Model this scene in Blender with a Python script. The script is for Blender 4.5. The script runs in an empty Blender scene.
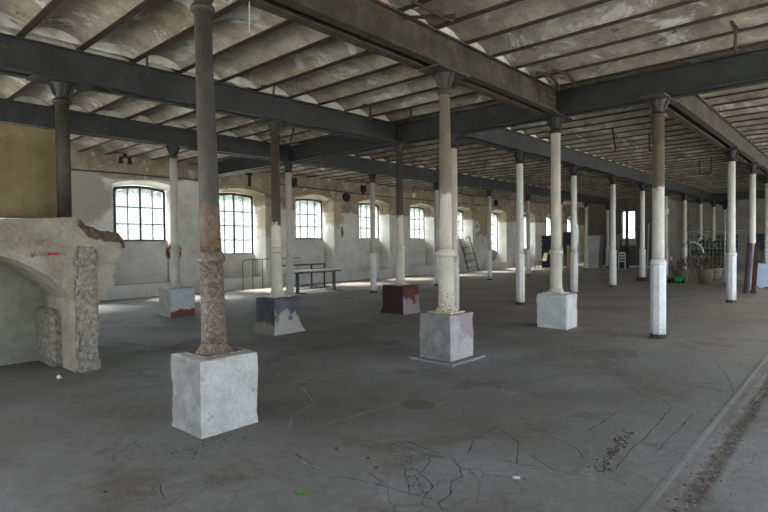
import bpy, bmesh, math, random
from mathutils import Vector, Matrix, noise
random.seed(7)
S = bpy.context.scene
COL = S.collection
PI = math.pi
R = math.radians

# ------------------------------------------------------------------ materials
def lin(c):
    return tuple(((x/255)/12.92 if x/255 <= .04045 else ((x/255+.055)/1.055)**2.4) for x in c)+(1,)

class NT:
    def __init__(s, name):
        s.m = bpy.data.materials.new(name); s.m.use_nodes = True
        s.t = s.m.node_tree; s.n = s.t.nodes; s.n.clear()
        s.out = s.n.new('ShaderNodeOutputMaterial')
        s.tc = s.n.new('ShaderNodeTexCoord')
    def link(s, a, b): s.t.links.new(a, b)
    def put(s, sock, v):
        if isinstance(v, bpy.types.NodeSocket): s.link(v, sock)
        else: sock.default_value = v
    def noise(s, scale, detail=6, rough=.6, co=None, dist=0.0):
        n = s.n.new('ShaderNodeTexNoise'); n.inputs['Scale'].default_value = scale
        n.inputs['Detail'].default_value = detail; n.inputs['Roughness'].default_value = rough
        n.inputs['Distortion'].default_value = dist
        s.link(co or s.tc.outputs['Object'], n.inputs['Vector']); return n.outputs['Fac']
    def math(s, op, a, b=0.0, c=0.0):
        n = s.n.new('ShaderNodeMath'); n.operation = op
        s.put(n.inputs[0], a); s.put(n.inputs[1], b); s.put(n.inputs[2], c); return n.outputs[0]
    def smooth(s, x, a, b):
        n = s.n.new('ShaderNodeMapRange'); n.interpolation_type = 'SMOOTHSTEP'
        s.put(n.inputs[0], x); n.inputs[1].default_value = a; n.inputs[2].default_value = b
        n.inputs[3].default_value = 0; n.inputs[4].default_value = 1; return n.outputs[0]
    def ramp(s, x, stops):
        n = s.n.new('ShaderNodeValToRGB'); e = n.color_ramp.elements
        while len(e) < len(stops): e.new(.5)
        for k, (p, c) in zip(e, stops): k.position = p; k.color = lin(c)
        s.put(n.inputs[0], x); return n.outputs[0]
    def mix(s, f, a, b, mode='MIX'):
        n = s.n.new('ShaderNodeMix'); n.data_type = 'RGBA'; n.blend_type = mode
        s.put(n.inputs[0], f); s.put(n.inputs[6], a if isinstance(a, bpy.types.NodeSocket) else lin(a))
        s.put(n.inputs[7], b if isinstance(b, bpy.types.NodeSocket) else lin(b)); return n.outputs[2]
    def xyz(s):
        n = s.n.new('ShaderNodeSeparateXYZ'); s.link(s.tc.outputs['Object'], n.inputs[0]); return n.outputs
    def blob(s, c, r, wob=.5, nscale=4):
        m = s.n.new('ShaderNodeMapping'); m.vector_type = 'POINT'
        r = (r, r, r) if not isinstance(r, tuple) else r
        m.inputs['Location'].default_value = tuple(-ci/ri for ci, ri in zip(c, r))
        m.inputs['Scale'].default_value = tuple(1/ri for ri in r)
        s.link(s.tc.outputs['Object'], m.inputs[0])
        l = s.n.new('ShaderNodeVectorMath'); l.operation = 'LENGTH'; s.link(m.outputs[0], l.inputs[0])
        d = s.math('ADD', l.outputs['Value'], s.math('MULTIPLY', s.math('SUBTRACT', s.noise(nscale), .5), wob*4))
        return s.math('SUBTRACT', 1.0, s.smooth(d, .75, 1.05))
    def finish(s, color, rough=.9, bump=None, strength=.3, metal=0, spec=.3, dist=.02):
        b = s.n.new('ShaderNodeBsdfPrincipled')
        s.put(b.inputs['Base Color'], color); s.put(b.inputs['Roughness'], rough)
        b.inputs['Metallic'].default_value = metal; b.inputs['Specular IOR Level'].default_value = spec
        if bump is not None:
            k = s.n.new('ShaderNodeBump'); k.inputs['Strength'].default_value = strength; k.inputs['Distance'].default_value = dist
            s.link(bump, k.inputs['Height']); s.link(k.outputs[0], b.inputs['Normal'])
        s.link(b.outputs[0], s.out.inputs[0]); return s.m

def plain(name, stops, scale=3., rough=.9, bump=12., strength=.3, fine=40., fineamt=.25, patches=(), metal=0, spec=.3, dist=.02, spots=None):
    t = NT(name)
    f = t.noise(scale, 8, .65)
    k = len(stops)
    c = t.ramp(f, [(.3+.4*i/max(1, k-1), s) for i, s in enumerate(stops)])
    for (pc, pr_, col, wob, ns) in patches:
        c = t.mix(t.blob(pc, pr_, wob, ns), c, col)
    if spots:
        col, sc, a, b = spots
        c = t.mix(t.smooth(t.noise(sc, 6, .7), a, b), c, col)
    if fineamt:
        g = t.noise(fine, 4, .7)
        c = t.mix(fineamt, c, t.ramp(g, [(.3, (90, 90, 90)), (.7, (255, 255, 255))]), 'MULTIPLY')
    return t.finish(c, rough, t.noise(bump, 8, .7), strength, metal, spec, dist)

# rust / paint for the cast-iron columns; heights are above the column's own foot
def column_paint(name, zb, top, bottom, rust=(.60, .70), rustcol=(96, 66, 46), rscale=14, patch=None, soft=.05, low=None, bump=.25):
    t = NT(name); z = t.xyz()[2]
    n1 = t.noise(5, 8, .7); n2 = t.noise(rscale, 8, .75)
    ct = t.ramp(n1, [(.35, top[0]), (.65, top[1])])
    cb = t.ramp(n1, [(.35, bottom[0]), (.65, bottom[1])])
    cb = t.mix(t.smooth(n2, rust[0], rust[1]), cb, rustcol)
    if low:   # dirtier towards the foot: peeled paint there
        zl, col, a, b = low
        m = t.math('MULTIPLY', t.math('SUBTRACT', 1.0, t.smooth(z, zl-.35, zl+.15)), t.smooth(t.noise(rscale*1.7, 8, .75), a, b))
        cb = t.mix(m, cb, col)
    zz = t.math('ADD', z, t.math('MULTIPLY', t.math('SUBTRACT', t.noise(9, 6, .7), .5), .5))
    c = t.mix(t.smooth(zz, zb-soft, zb+soft), cb, ct)
    if patch:
        z0, z1, col = patch
        m = t.math('MULTIPLY', t.smooth(zz, z0-.06, z0+.06), t.math('SUBTRACT', 1.0, t.smooth(zz, z1-.1, z1+.1)))
        m = t.math('MULTIPLY', m, t.smooth(t.noise(11, 8, .7), .42, .56))
        c = t.mix(m, c, col)
    c = t.mix(.25, c, t.ramp(t.noise(60, 3, .7), [(.3, (110, 110, 110)), (.7, (255, 255, 255))]), 'MULTIPLY')
    return t.finish(c, .6, n2, bump, 0, .35, .01)

M = {}
# floor
t = NT('concrete_floor'); X = t.xyz()
n = t.noise(.35, 8, .6); c = t.ramp(n, [(.32, (108, 105, 99)), (.5, (129, 128, 126)), (.66, (145, 147, 149))])
c = t.mix(t.smooth(t.noise(.9, 8, .7, None, .6), .50, .66), c, (108, 103, 95))
c = t.mix(t.smooth(t.noise(2.3, 8, .75), .60, .74), c, (158, 160, 162))
c = t.mix(t.math('MULTIPLY', t.smooth(X[0], 5.5, 13), t.smooth(t.noise(.6, 6, .6), .2, .75)), c, (164, 150, 136))
c = t.mix(.45, c, t.ramp(t.noise(14, 8, .8), [(.3, (120, 120, 120)), (.68, (255, 255, 255))]), 'MULTIPLY')
c = t.mix(t.smooth(t.noise(38, 4, .8), .70, .78), c, (72, 68, 62))
wv = t.n.new('ShaderNodeMixRGB'); wv.blend_type = 'ADD'; wv.inputs[0].default_value = .35     # fine crazing in patches
nc = t.n.new('ShaderNodeTexNoise'); nc.inputs['Scale'].default_value = 2.5; nc.inputs['Detail'].default_value = 6
t.link(t.tc.outputs['Object'], nc.inputs['Vector']); t.link(t.tc.outputs['Object'], wv.inputs[1]); t.link(nc.outputs['Color'], wv.inputs[2])
vo = t.n.new('ShaderNodeTexVoronoi'); vo.feature = 'DISTANCE_TO_EDGE'; vo.inputs['Scale'].default_value = 3.2; t.link(wv.outputs[0], vo.inputs['Vector'])
cz = t.math('SUBTRACT', 1.0, t.smooth(vo.outputs['Distance'], .004, .022))
cz = t.math('MULTIPLY', cz, t.smooth(t.noise(.75, 5, .6), .50, .60))
c = t.mix(t.math('MULTIPLY', cz, .55), c, (74, 71, 67))
dv = t.math('ABSOLUTE', t.math('ADD', t.math('SUBTRACT', X[1], .78), t.math('MULTIPLY', t.math('SUBTRACT', t.noise(2.5, 6, .7), .5), .10)))
gr = t.math('SUBTRACT', 1.0, t.smooth(dv, .015, .085))
grc = t.math('MULTIPLY', gr, t.smooth(t.noise(5, 8, .75), .36, .58))
c = t.mix(t.math('MULTIPLY', grc, .9), c, (80, 73, 63))
dv2 = t.math('ABSOLUTE', t.math('SUBTRACT', X[1], .96)); ri = t.math('SUBTRACT', 1.0, t.smooth(dv2, .01, .035))
c = t.mix(t.math('MULTIPLY', ri, .12), c, (165, 168, 172))
c = t.mix(t.blob((4.13, 3.28, 0), (.17, .2, 1), .06, 6), c, (98, 91, 78))
h = t.math('ADD', t.noise(3, 10, .7), t.math('MULTIPLY', t.noise(45, 6, .7), .25))
h = t.math('SUBTRACT', h, t.math('MULTIPLY', cz, .15)); h = t.math('SUBTRACT', h, t.math('MULTIPLY', gr, .8)); h = t.math('ADD', h, t.math('MULTIPLY', ri, .3))
M['floor'] = t.finish(c, t.math('ADD', .62, t.math('MULTIPLY', n, .3)), h, .65, 0, .35, .02)
M['crack'] = plain('crack_dirt', [(62, 60, 57), (88, 86, 82)], 9)
M['chalk'] = plain('pale_filler', [(150, 150, 150), (176, 177, 178)], 9)

# ceiling plaster
t = NT('vault_plaster')
n = t.noise(.8, 8, .65); c = t.ramp(n, [(.3, (128, 118, 102)), (.5, (160, 151, 135)), (.7, (182, 175, 161))])
c = t.mix(t.smooth(t.noise(1.3, 8, .7, None, .8), .55, .60), c, (200, 197, 189))
c = t.mix(t.smooth(t.noise(1.9, 8, .75), .60, .68), c, (84, 74, 60))
c = t.mix(t.smooth(t.noise(6, 8, .8), .62, .72), c, (110, 98, 80))
c = t.mix(.4, c, t.ramp(t.noise(3.2, 10, .78), [(.36, (128, 120, 108)), (.6, (255, 255, 255))]), 'MULTIPLY')
c = t.mix(.4, c, t.ramp(t.noise(22, 8, .8), [(.3, (110, 104, 94)), (.66, (255, 255, 255))]), 'MULTIPLY')
M['vault'] = t.finish(c, .95, t.noise(7, 10, .75), .5, 0, .1, .03)

M['lunette'] = plain('lit_lunette_plaster', [(150, 142, 126), (196, 190, 178), (214, 210, 200)], 3)  # paler than the vaults: side light on the lunettes is put into the colour
# window wall: limewash low, bare stained render above
t = NT('limewashed_wall'); X = t.xyz()
zz = t.math('ADD', X[2], t.math('MULTIPLY', t.math('SUBTRACT', t.noise(.8, 6, .65), .5), .5))
zz = t.math('SUBTRACT', zz, t.math('MULTIPLY', t.math('SUBTRACT', 1.0, t.smooth(X[0], 9, 13)), .75))
lo = t.ramp(t.noise(1.1, 8, .65), [(.3, (168, 164, 155)), (.52, (192, 190, 184)), (.7, (206, 205, 201))])
lo = t.mix(t.smooth(t.noise(3.1, 8, .75), .60, .68), lo, (140, 131, 118))
lo = t.mix(t.smooth(t.noise(9, 6, .75), .66, .72), lo, (112, 102, 90))
hi = t.ramp(t.noise(1.6, 8, .7), [(.3, (104, 93, 77)), (.5, (132, 121, 102)), (.7, (158, 149, 130))])
hi = t.mix(t.smooth(t.noise(2.6, 8, .7), .56, .64), hi, (172, 165, 150))
c = t.mix(t.smooth(zz, 2.95, 3.05), lo, hi)
for pc, pr_, col, w_, ns in [((27.7, 16.9, 2.9), (.8, 1, 1.0), (146, 132, 104), 1.1, 2), ((8.5, 17.1, 1.38), (.22, .5, .36), (122, 66, 50), .16, 5),
        ((5.6, 16.9, 3.1), (.95, .6, .95), (150, 144, 132), .25, 2), ((4.7, 16.9, 3.9), (.8, .6, .3), (92, 86, 76), .4, 3), ((16.1, 16.9, 2.2), (.09, .4, .28), (120, 94, 74), .3, 5),
        ((12.2, 17.1, 2.6), (.35, .5, .7), (156, 147, 126), .6, 4), ((15.8, 17.1, 2.9), (.4, .5, .6), (158, 148, 126), .6, 4)]:
    c = t.mix(t.blob(pc, pr_, w_, ns), c, col)
c = t.mix(.28, c, t.ramp(t.noise(16, 8, .8), [(.3, (120, 116, 110)), (.66, (255, 255, 255))]), 'MULTIPLY')
M['wall'] = t.finish(c, .95, t.noise(4, 10, .75), .5, 0, .1, .03)
M['wallgrey'] = plain('grey_render', [(118, 114, 106), (142, 138, 130), (160, 157, 150)], 1.2)
M['farwall'] = plain('dim_plaster', [(120, 114, 104), (150, 145, 134), (170, 166, 157)], .8, patches=[])
# dark brick partition
t = NT('sooty_brick')
b = t.n.new('ShaderNodeTexBrick'); mp = t.n.new('ShaderNodeMapping'); mp.inputs['Rotation'].default_value = (R(90), 0, R(90))
t.link(t.tc.outputs['Object'], mp.inputs[0]); t.link(mp.outputs[0], b.inputs[0])
b.inputs['Scale'].default_value = 4; b.inputs['Color1'].default_value = lin((70, 64, 58)); b.inputs['Color2'].default_value = lin((56, 51, 46)); b.inputs['Mortar'].default_value = lin((92, 87, 80))
M['brick'] = t.finish(t.mix(.5, b.outputs[0], t.ramp(t.noise(3), [(.3, (120, 120, 120)), (.7, (255, 255, 255))]), 'MULTIPLY'), .95, t.noise(20), .3)

# steel
M['slate'] = plain('slate_grey_steel', [(28, 29, 27), (41, 42, 41), (54, 55, 53)], 2.2, .6, 18, .25, 30, .35, spots=((86, 72, 56), 5, .62, .74))
M['rusty'] = plain('rusted_steel', [(38, 34, 29), (60, 53, 44), (84, 77, 65)], 3.2, .75, 18, .35, 24, .4, spots=((92, 60, 40), 3.4, .56, .68))
M['joist'] = plain('brown_joist_steel', [(44, 36, 29), (62, 50, 40), (80, 66, 52)], 4, .8, 20, .3, 30, .35)
M['darkiron'] = plain('dark_iron', [(34, 34, 33), (52, 51, 48)], 6, .6, 25, .25)
M['rustiron'] = plain('rusty_iron', [(46, 37, 30), (68, 53, 42)], 6, .8, 25, .3)
M['cap'] = plain('capital_iron', [(32, 32, 31), (48, 48, 46)], 5, .6, 25, .25)
M['capg'] = plain('grey_capital_iron', [(50, 47, 43), (70, 67, 61)], 5, .6, 25, .25)

dark = ((50, 46, 41), (72, 67, 60))
M['c_rust_up'] = column_paint('rust_flecked_upper', 1.30, ((66, 62, 57), (88, 84, 78)), ((98, 82, 66), (122, 108, 94)), (.46, .56), (88, 68, 52), 14, patch=(.95, 1.28, (112, 86, 62)))
M['c_rust_lo'] = column_paint('rust_flecked_lower', 9, dark, ((112, 102, 92), (148, 140, 131)), (.40, .60), (88, 72, 60), 38, bump=.5)
M['c_dark'] = column_paint('dark_brown_iron', 9, dark, ((52, 47, 40), (72, 66, 58)), (.6, .7))
M['c_brown_up'] = column_paint('brown_over_white_up', 1.34, ((62, 52, 42), (84, 72, 60)), ((198, 186, 160), (216, 207, 186)), (.62, .66), (100, 68, 44), 9)
M['c_tall_up'] = column_paint('brown_over_cream_up', 1.62, ((58, 53, 46), (76, 70, 62)), ((176, 166, 146), (198, 190, 172)), (.64, .7))
M['c_mid_up'] = column_paint('greybrown_over_cream_up', 1.66, ((112, 101, 86), (138, 127, 110)), ((184, 176, 158), (200, 193, 178)), (.60, .66), (124, 84, 52), 26)
M['c_mid_lo'] = column_paint('cream_spotted_lower', 9, dark, ((192, 186, 170), (206, 202, 188)), (.60, .66), (120, 78, 48), 26, low=(.35, (128, 84, 52), .5, .56))
M['c_cream_up'] = column_paint('cream_tan_iron', 9, dark, ((178, 169, 150), (200, 192, 175)), (.66, .72), (140, 112, 78), 10)
M['c_cream_lo'] = column_paint('cream_white_iron', 9, dark, ((184, 178, 162), (200, 195, 184)), (.68, .74), (140, 112, 78), 12)
M['c_grey'] = column_paint('pale_grey_iron', 9, dark, ((164, 160, 150), (184, 181, 172)), (.68, .74), (120, 104, 84), 12)
M['c_white'] = column_paint('white_iron', 9, dark, ((200, 198, 190), (220, 218, 213)), (.68, .74), (150, 128, 98), 12, low=(.18, (96, 84, 70), .44, .52))
M['c_whitelo_b'] = column_paint('bluish_white_iron', 9, dark, ((198, 201, 203), (220, 223, 224)), (.69, .74), (120, 108, 92), 14, low=(.18, (92, 80, 66), .42, .5))
M['c_btop_up'] = column_paint('brown_top_white_iron', 2.50, ((96, 82, 66), (120, 106, 88)), ((182, 178, 168), (202, 200, 194)), (.64, .7), (150, 134, 112), 12, soft=.03)
M['c_foot'] = plain('damp_foot', [(52, 46, 40), (78, 70, 60)], 9)

def whitewash(name, stops, spots=None, patches=(), strength=.6):
    return plain(name, stops, 4, .95, 9, strength, 30, .3, patches, spots=spots, dist=.03)
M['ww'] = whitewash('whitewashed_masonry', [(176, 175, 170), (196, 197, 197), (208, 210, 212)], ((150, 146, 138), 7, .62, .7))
M['ww_grey'] = whitewash('shaded_worn_whitewash', [(104, 103, 99), (132, 132, 130), (158, 159, 159)], ((118, 113, 105), 6, .58, .7))  # greyer whitewash: left-face shade painted in, along with some real greying
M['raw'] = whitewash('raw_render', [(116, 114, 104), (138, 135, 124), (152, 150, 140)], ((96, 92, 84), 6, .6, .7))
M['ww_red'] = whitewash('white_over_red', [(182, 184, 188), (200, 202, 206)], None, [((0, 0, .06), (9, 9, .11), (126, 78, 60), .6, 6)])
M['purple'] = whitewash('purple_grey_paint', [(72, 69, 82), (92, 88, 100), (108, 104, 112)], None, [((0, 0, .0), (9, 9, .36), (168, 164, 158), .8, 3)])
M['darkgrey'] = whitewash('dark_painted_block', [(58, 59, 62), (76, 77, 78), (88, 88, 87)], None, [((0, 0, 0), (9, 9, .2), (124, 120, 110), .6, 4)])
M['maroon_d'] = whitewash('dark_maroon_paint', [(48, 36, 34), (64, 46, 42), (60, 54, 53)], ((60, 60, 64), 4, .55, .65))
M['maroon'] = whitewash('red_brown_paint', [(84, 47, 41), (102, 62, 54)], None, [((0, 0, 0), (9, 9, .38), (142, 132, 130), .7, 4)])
M['ww_purple'] = whitewash('lilac_whitewash', [(156, 152, 153), (180, 178, 180)], None, [((.3, 0, .55), (.5, 9, .3), (152, 140, 144), .5, 4)])
M['slab'] = plain('screed', [(116, 116, 115), (142, 143, 144)], 6)
M['arch'] = plain('yellowed_plaster', [(136, 128, 110), (164, 157, 138), (184, 180, 168)], 2.6, .95, 8, .5, 24, .35, [((2.2, 7.3, 1.35), (.45, 1, .35), (190, 186, 176), .5, 3), ((2.9, 7.4, 1.55), (.2, 1, .3), (170, 148, 100), .5, 4), ((2.3, 7.3, 1.9), (.8, 1, .09), (112, 100, 78), .5, 5), ((1.7, 7.3, 1.7), (.5, 1, .16), (168, 152, 112), .6, 3)], spots=((108, 98, 80), 5, .60, .70))
M['broken'] = plain('broken_rubble_masonry', [(116, 108, 96), (176, 169, 158), (216, 212, 204)], 16, .98, 30, 1.0, 60, .5, dist=.05)
M['crumb'] = plain('crumbled_mortar', [(92, 82, 64), (124, 112, 90)], 14, .98, 30, 1.0, dist=.05)
M['backgrey'] = plain('grey_green_render', [(138, 138, 126), (164, 164, 152), (178, 178, 168)], 2.4, .95, 9, .4, spots=((120, 118, 106), 6, .6, .7))
M['board'] = plain('yellowed_board', [(106, 92, 62), (124, 109, 76), (136, 122, 90)], 1.6, .8, 20, .1, spots=((128, 118, 96), 2.4, .55, .7))
M['redpaint'] = plain('red_marking', [(166, 52, 36), (176, 62, 44)], 9)
M['faded'] = plain('faded_red_lettering', [(142, 116, 94), (152, 128, 106)], 30)
M['frame'] = plain('dark_window_steel', [(40, 46, 46), (58, 64, 64)], 6, .6)
M['tabletop'] = plain('pale_table_top', [(176, 176, 168), (196, 196, 190)], 6, .6, fineamt=.1)
M['steelgrey'] = plain('grey_painted_steel', [(66, 74, 78), (84, 92, 96)], 6, .6)
M['tan'] = plain('tan_timber', [(170, 134, 84), (196, 160, 108)], 6)
M['timber'] = plain('grey_timber', [(120, 112, 100), (150, 142, 128)], 6)
M['brownplank'] = plain('brown_plank', [(66, 46, 35), (84, 60, 46)], 5, .7)
M['violet'] = plain('violet_edge', [(92, 86, 120), (112, 106, 142)], 5, .6)
M['paleblue'] = plain('pale_blue_plastic', [(172, 188, 208), (190, 204, 222)], 2, .5, fineamt=.1)
M['green'] = plain('green_plastic', [(20, 120, 70), (30, 142, 84)], 5, .45)
M['black'] = plain('black_rubber', [(22, 22, 22), (34, 34, 34)], 6, .8)
M['bluetarp'] = plain('dark_blue_tarpaulin', [(34, 41, 52), (48, 57, 70)], 3, .6, 10, .6)
M['sheet'] = plain('cloudy_plastic_sheet', [(160, 162, 162), (186, 188, 188)], 2, .4)
M['panel'] = plain('grey_plasterboard', [(116, 114, 108), (138, 136, 130)], 1.5)
M['pot'] = plain('ochre_terracotta', [(108, 102, 84), (126, 119, 98)], 4)
M['soil'] = plain('soil', [(50, 42, 34), (66, 56, 46)], 9)
M['leaf'] = plain('dark_leaf', [(46, 70, 42), (70, 98, 58)], 5, .6)
M['dryleaf'] = plain('dry_leaf', [(96, 82, 64), (122, 106, 84)], 5)
M['wire'] = plain('galvanised_wire', [(150, 152, 152), (170, 172, 172)], 5, .5)
M['whiteplastic'] = plain('white_plastic', [(206, 206, 202), (222, 222, 220)], 5, .5)
M['beige'] = plain('beige_seat_shell', [(206, 184, 148), (220, 200, 166)], 5, .5)
M['cabinet'] = plain('dark_cabinet_paint', [(44, 48, 52), (58, 62, 66)], 3)
M['chip'] = plain('pale_stone', [(200, 198, 192), (220, 218, 212)], 9)
M['crumbdark'] = plain('dark_crumb', [(48, 44, 40), (66, 62, 56)], 9)
M['weed'] = plain('green_weed', [(78, 128, 48), (96, 150, 62)], 9)
M['foliage'] = plain('hedge_leaves', [(50, 60, 50), (66, 76, 64), (80, 88, 76)], .8, .7, fineamt=0)
M['earth'] = plain('outdoor_ground', [(186, 185, 178), (200, 198, 190)], .6)
M['dimglass'] = plain('dim_bluish_glass', [(38, 46, 56), (56, 66, 78)], 2, .25, fineamt=0)
# dirty glass: lets most light through, scatters some
t = NT('dusty_glass')
tr = t.n.new('ShaderNodeBsdfTransparent'); tr.inputs[0].default_value = (.86, .90, .88, 1)
tl = t.n.new('ShaderNodeBsdfTranslucent'); tl.inputs[0].default_value = (.55, .60, .58, 1)
gl = t.n.new('ShaderNodeBsdfGlossy'); gl.inputs['Roughness'].default_value = .15
m1 = t.n.new('ShaderNodeMixShader'); t.link(t.math('ADD', .0, t.math('MULTIPLY', t.noise(2.2, 5, .6), .26)), m1.inputs[0]); t.link(tr.outputs[0], m1.inputs[1]); t.link(tl.outputs[0], m1.inputs[2])
m2 = t.n.new('ShaderNodeMixShader'); m2.inputs[0].default_value = .05; t.link(m1.outputs[0], m2.inputs[1]); t.link(gl.outputs[0], m2.inputs[2])
t.link(m2.outputs[0], t.out.inputs[0]); M['glass'] = t.m

# ------------------------------------------------------------------ mesh helpers
class MB:
    def __init__(s): s.v = []; s.f = []; s.mi = []; s.sm = []
    def add(s, vs, fs, mi=0, sm=False):
        o = len(s.v); s.v += [tuple(v) for v in vs]
        for f in fs: s.f.append([i+o for i in f]); s.mi.append(mi); s.sm.append(sm)
    def hexa(s, p, mi=0):
        s.add(p, [(0, 3, 2, 1), (4, 5, 6, 7), (0, 1, 5, 4), (1, 2, 6, 5), (2, 3, 7, 6), (3, 0, 4, 7)], mi)
    def box(s, a, b, mi=0):
        (x0, y0, z0), (x1, y1, z1) = a, b
        s.hexa([(x0, y0, z0), (x1, y0, z0), (x1, y1, z0), (x0, y1, z0), (x0, y0, z1), (x1, y0, z1), (x1, y1, z1), (x0, y1, z1)], mi)
    def obox(s, c, half, mat, mi=0):
        p = [Vector(c)+mat @ Vector((sx*half[0], sy*half[1], sz*half[2])) for sz in (-1, 1) for sx, sy in ((-1, -1), (1, -1), (1, 1), (-1, 1))]
        s.hexa(p, mi)
    def tube(s, path, r, n=8, mi=0, sm=True):
        path = [Vector(p) for p in path]; rs = r if isinstance(r, (list, tuple)) else [r]*len(path)
        rings = []; up = None
        for i, p in enumerate(path):
            d = (path[min(i+1, len(path)-1)]-path[max(i-1, 0)]).normalized()
            if up is None: up = d.orthogonal().normalized()
            a = (up-d*up.dot(d)).normalized(); up = a; b = d.cross(a)
            rings.append([p+(a*math.cos(2*PI*k/n)+b*math.sin(2*PI*k/n))*rs[i] for k in range(n)])
        vs = [q for g in rings for q in g]; fs = []
        for i in range(len(path)-1):
            for k in range(n): fs.append((i*n+k, i*n+(k+1) % n, (i+1)*n+(k+1) % n, (i+1)*n+k))
        s.add(vs, fs, mi, sm); s.add(rings[0], [tuple(range(n))[::-1]], mi); s.add(rings[-1], [tuple(range(n))], mi)
    def lathe(s, prof, n=24, mi=0, sm=True, c=(0, 0), rot=0):
        vs = []; fs = []
        for r, z in prof:
            for k in range(n): a = 2*PI*k/n+rot; vs.append((c[0]+r*math.cos(a), c[1]+r*math.sin(a), z))
        for i in range(len(prof)-1):
            for k in range(n): fs.append((i*n+k, i*n+(k+1) % n, (i+1)*n+(k+1) % n, (i+1)*n+k))
        fs2 = [tuple(range(n))[::-1], tuple(range((len(prof)-1)*n, len(prof)*n))]
        s.add(vs, fs, mi, sm); o = len(s.v)-len(vs)
        for f in fs2: s.f.append([i+o for i in f]); s.mi.append(mi); s.sm.append(False)
    def prism(s, poly, axis, a, b, mi=0):
        """poly of (u,w) extruded along axis from a to b"""
        def p(u, w, d): return (d, u, w) if axis == 0 else (u, d, w) if axis == 1 else (u, w, d)
        n = len(poly); vs = [p(u, w, a) for u, w in poly]+[p(u, w, b) for u, w in poly]
        fs = [tuple(range(n)), tuple(range(n, 2*n))[::-1]]+[(i, i+n, (i+1) % n+n, (i+1) % n) for i in range(n)]
        s.add(vs, fs, mi)
    def mesh(s, name, mats):
        me = bpy.data.meshes.new(name); me.from_pydata(s.v, [], s.f)
        for m in (mats if isinstance(mats, list) else [mats]): me.materials.append(M[m])
        me.polygons.foreach_set('material_index', s.mi); me.polygons.foreach_set('use_smooth', s.sm)
        bm = bmesh.new(); bm.from_mesh(me); bmesh.ops.recalc_face_normals(bm, faces=bm.faces); bm.to_mesh(me); bm.free()
        return me
    def build(s, name, mats, parent=None, loc=(0, 0, 0), rz=0):
        return link(name, s.mesh(name, mats), parent, loc, rz)

def link(name, me, parent=None, loc=(0, 0, 0), rz=0):
    o = bpy.data.objects.new(name, me); COL.objects.link(o); o.location = loc; o.rotation_euler = (0, 0, rz)
    if parent: o.parent = parent
    return o
def tag(o, label=None, cat=None, group=None, kind=None):
    for k, v in (('label', label), ('category', cat), ('group', group), ('kind', kind)):
        if v: o[k] = v
    return o
def thing(name, label, cat, loc=(0, 0, 0), rz=0, group=None):
    return tag(link(name, None, None, loc, rz), label, cat, group)
def struct(o): o['kind'] = 'structure'; return o
def nz(p, s=1.0, seed=0.0):
    p = Vector(p)*s+Vector((seed*7.3, seed*3.1, seed*5.7)); return noise.noise(p)+.5*noise.noise(p*2.3)

def rough_box(a, b, div, amp, scale, seed, mats, chip=.02, facemat=None, flare=0.0):
    """masonry lump: subdivided box with worn edges. facemat(normal)->slot"""
    bm = bmesh.new(); vd = {}
    a = Vector(a); b = Vector(b)
    def vert(q):
        k = tuple(round(x, 5) for x in q)
        if k not in vd: vd[k] = bm.verts.new(q)
        return vd[k]
    L = b-a; nn = [max(2, int(L[i]/div)) for i in range(3)]
    faces = []
    for ax in range(3):
        u, w = (ax+1) % 3, (ax+2) % 3
        for side in (0, 1):
            for i in range(nn[u]):
                for j in range(nn[w]):
                    q = []
                    for di, dj in ((0, 0), (1, 0), (1, 1), (0, 1)):
                        p = [0, 0, 0]; p[ax] = b[ax] if side else a[ax]
                        p[u] = a[u]+L[u]*(i+di)/nn[u]; p[w] = a[w]+L[w]*(j+dj)/nn[w]; q.append(vert(p))
                    f = bm.faces.new(q if side else q[::-1]); n = [0, 0, 0]; n[ax] = 1 if side else -1
                    f.material_index = facemat(n) if facemat else 0; f.smooth = True
    c = (a+b)/2
    for v in bm.verts:
        p = v.co.copy(); d = Vector((0, 0, 0))
        on = [abs(p[i]-a[i]) < 1e-4 or abs(p[i]-b[i]) < 1e-4 for i in range(3)]
        out = Vector([(1 if p[i] > c[i] else -1) if on[i] else 0 for i in range(3)])
        k = sum(on)
        if k >= 2: d -= out.normalized()*chip*(.4+abs(nz(p, scale*2.2, seed+3)))*1.3
        d += out.normalized()*amp*nz(p, scale, seed)
        if flare:
            t_ = (p.z-a.z)/L.z; e = flare*max(0, 1-t_*2.6)**2*(1+.5*nz(p, 6, seed))
            d += Vector((out.x, out.y, 0))*e
        if p.z-a.z < 1e-4: d.z = 0
        v.co = p+d
    me = bpy.data.meshes.new('lump'); bm.to_mesh(me); bm.free()
    for m in mats: me.materials.append(M[m])
    me.set_sharp_from_angle(angle=R(38))
    return me

def blob_mesh(r, sq, seed, amp=.25, sub=2, mat='chip'):
    bm = bmesh.new(); bmesh.ops.create_icosphere(bm, subdivisions=sub, radius=1)
    for v in bm.verts:
        k = 1+amp*nz(v.co, 1.6, seed); v.co = Vector((v.co.x*r*sq[0]*k, v.co.y*r*sq[1]*k, (v.co.z*k+1)*r*sq[2]))
    me = bpy.data.meshes.new('stone'); bm.to_mesh(me); bm.free(); me.materials.append(M[mat]); return me

# ------------------------------------------------------------------ camera
cam = bpy.data.cameras.new('camera'); co = link('camera', cam); S.camera = co
cam.sensor_width = 36; cam.lens = 530.54/768*36; cam.clip_end = 300
yaw, pit, rol = R(41.995), R(-1.251), R(-.567)
F = Vector((math.cos(yaw)*math.cos(pit), math.sin(yaw)*math.cos(pit), math.sin(pit)))
Rt = Vector((math.sin(yaw), -math.cos(yaw), 0)); U = Rt.cross(F)
R2 = Rt*math.cos(rol)+U*math.sin(rol); U2 = R2.cross(F)
co.matrix_world = Matrix(((R2.x, U2.x, -F.x, 0), (R2.y, U2.y, -F.y, 0), (R2.z, U2.z, -F.z, 1.6), (0, 0, 0, 1)))

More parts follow.
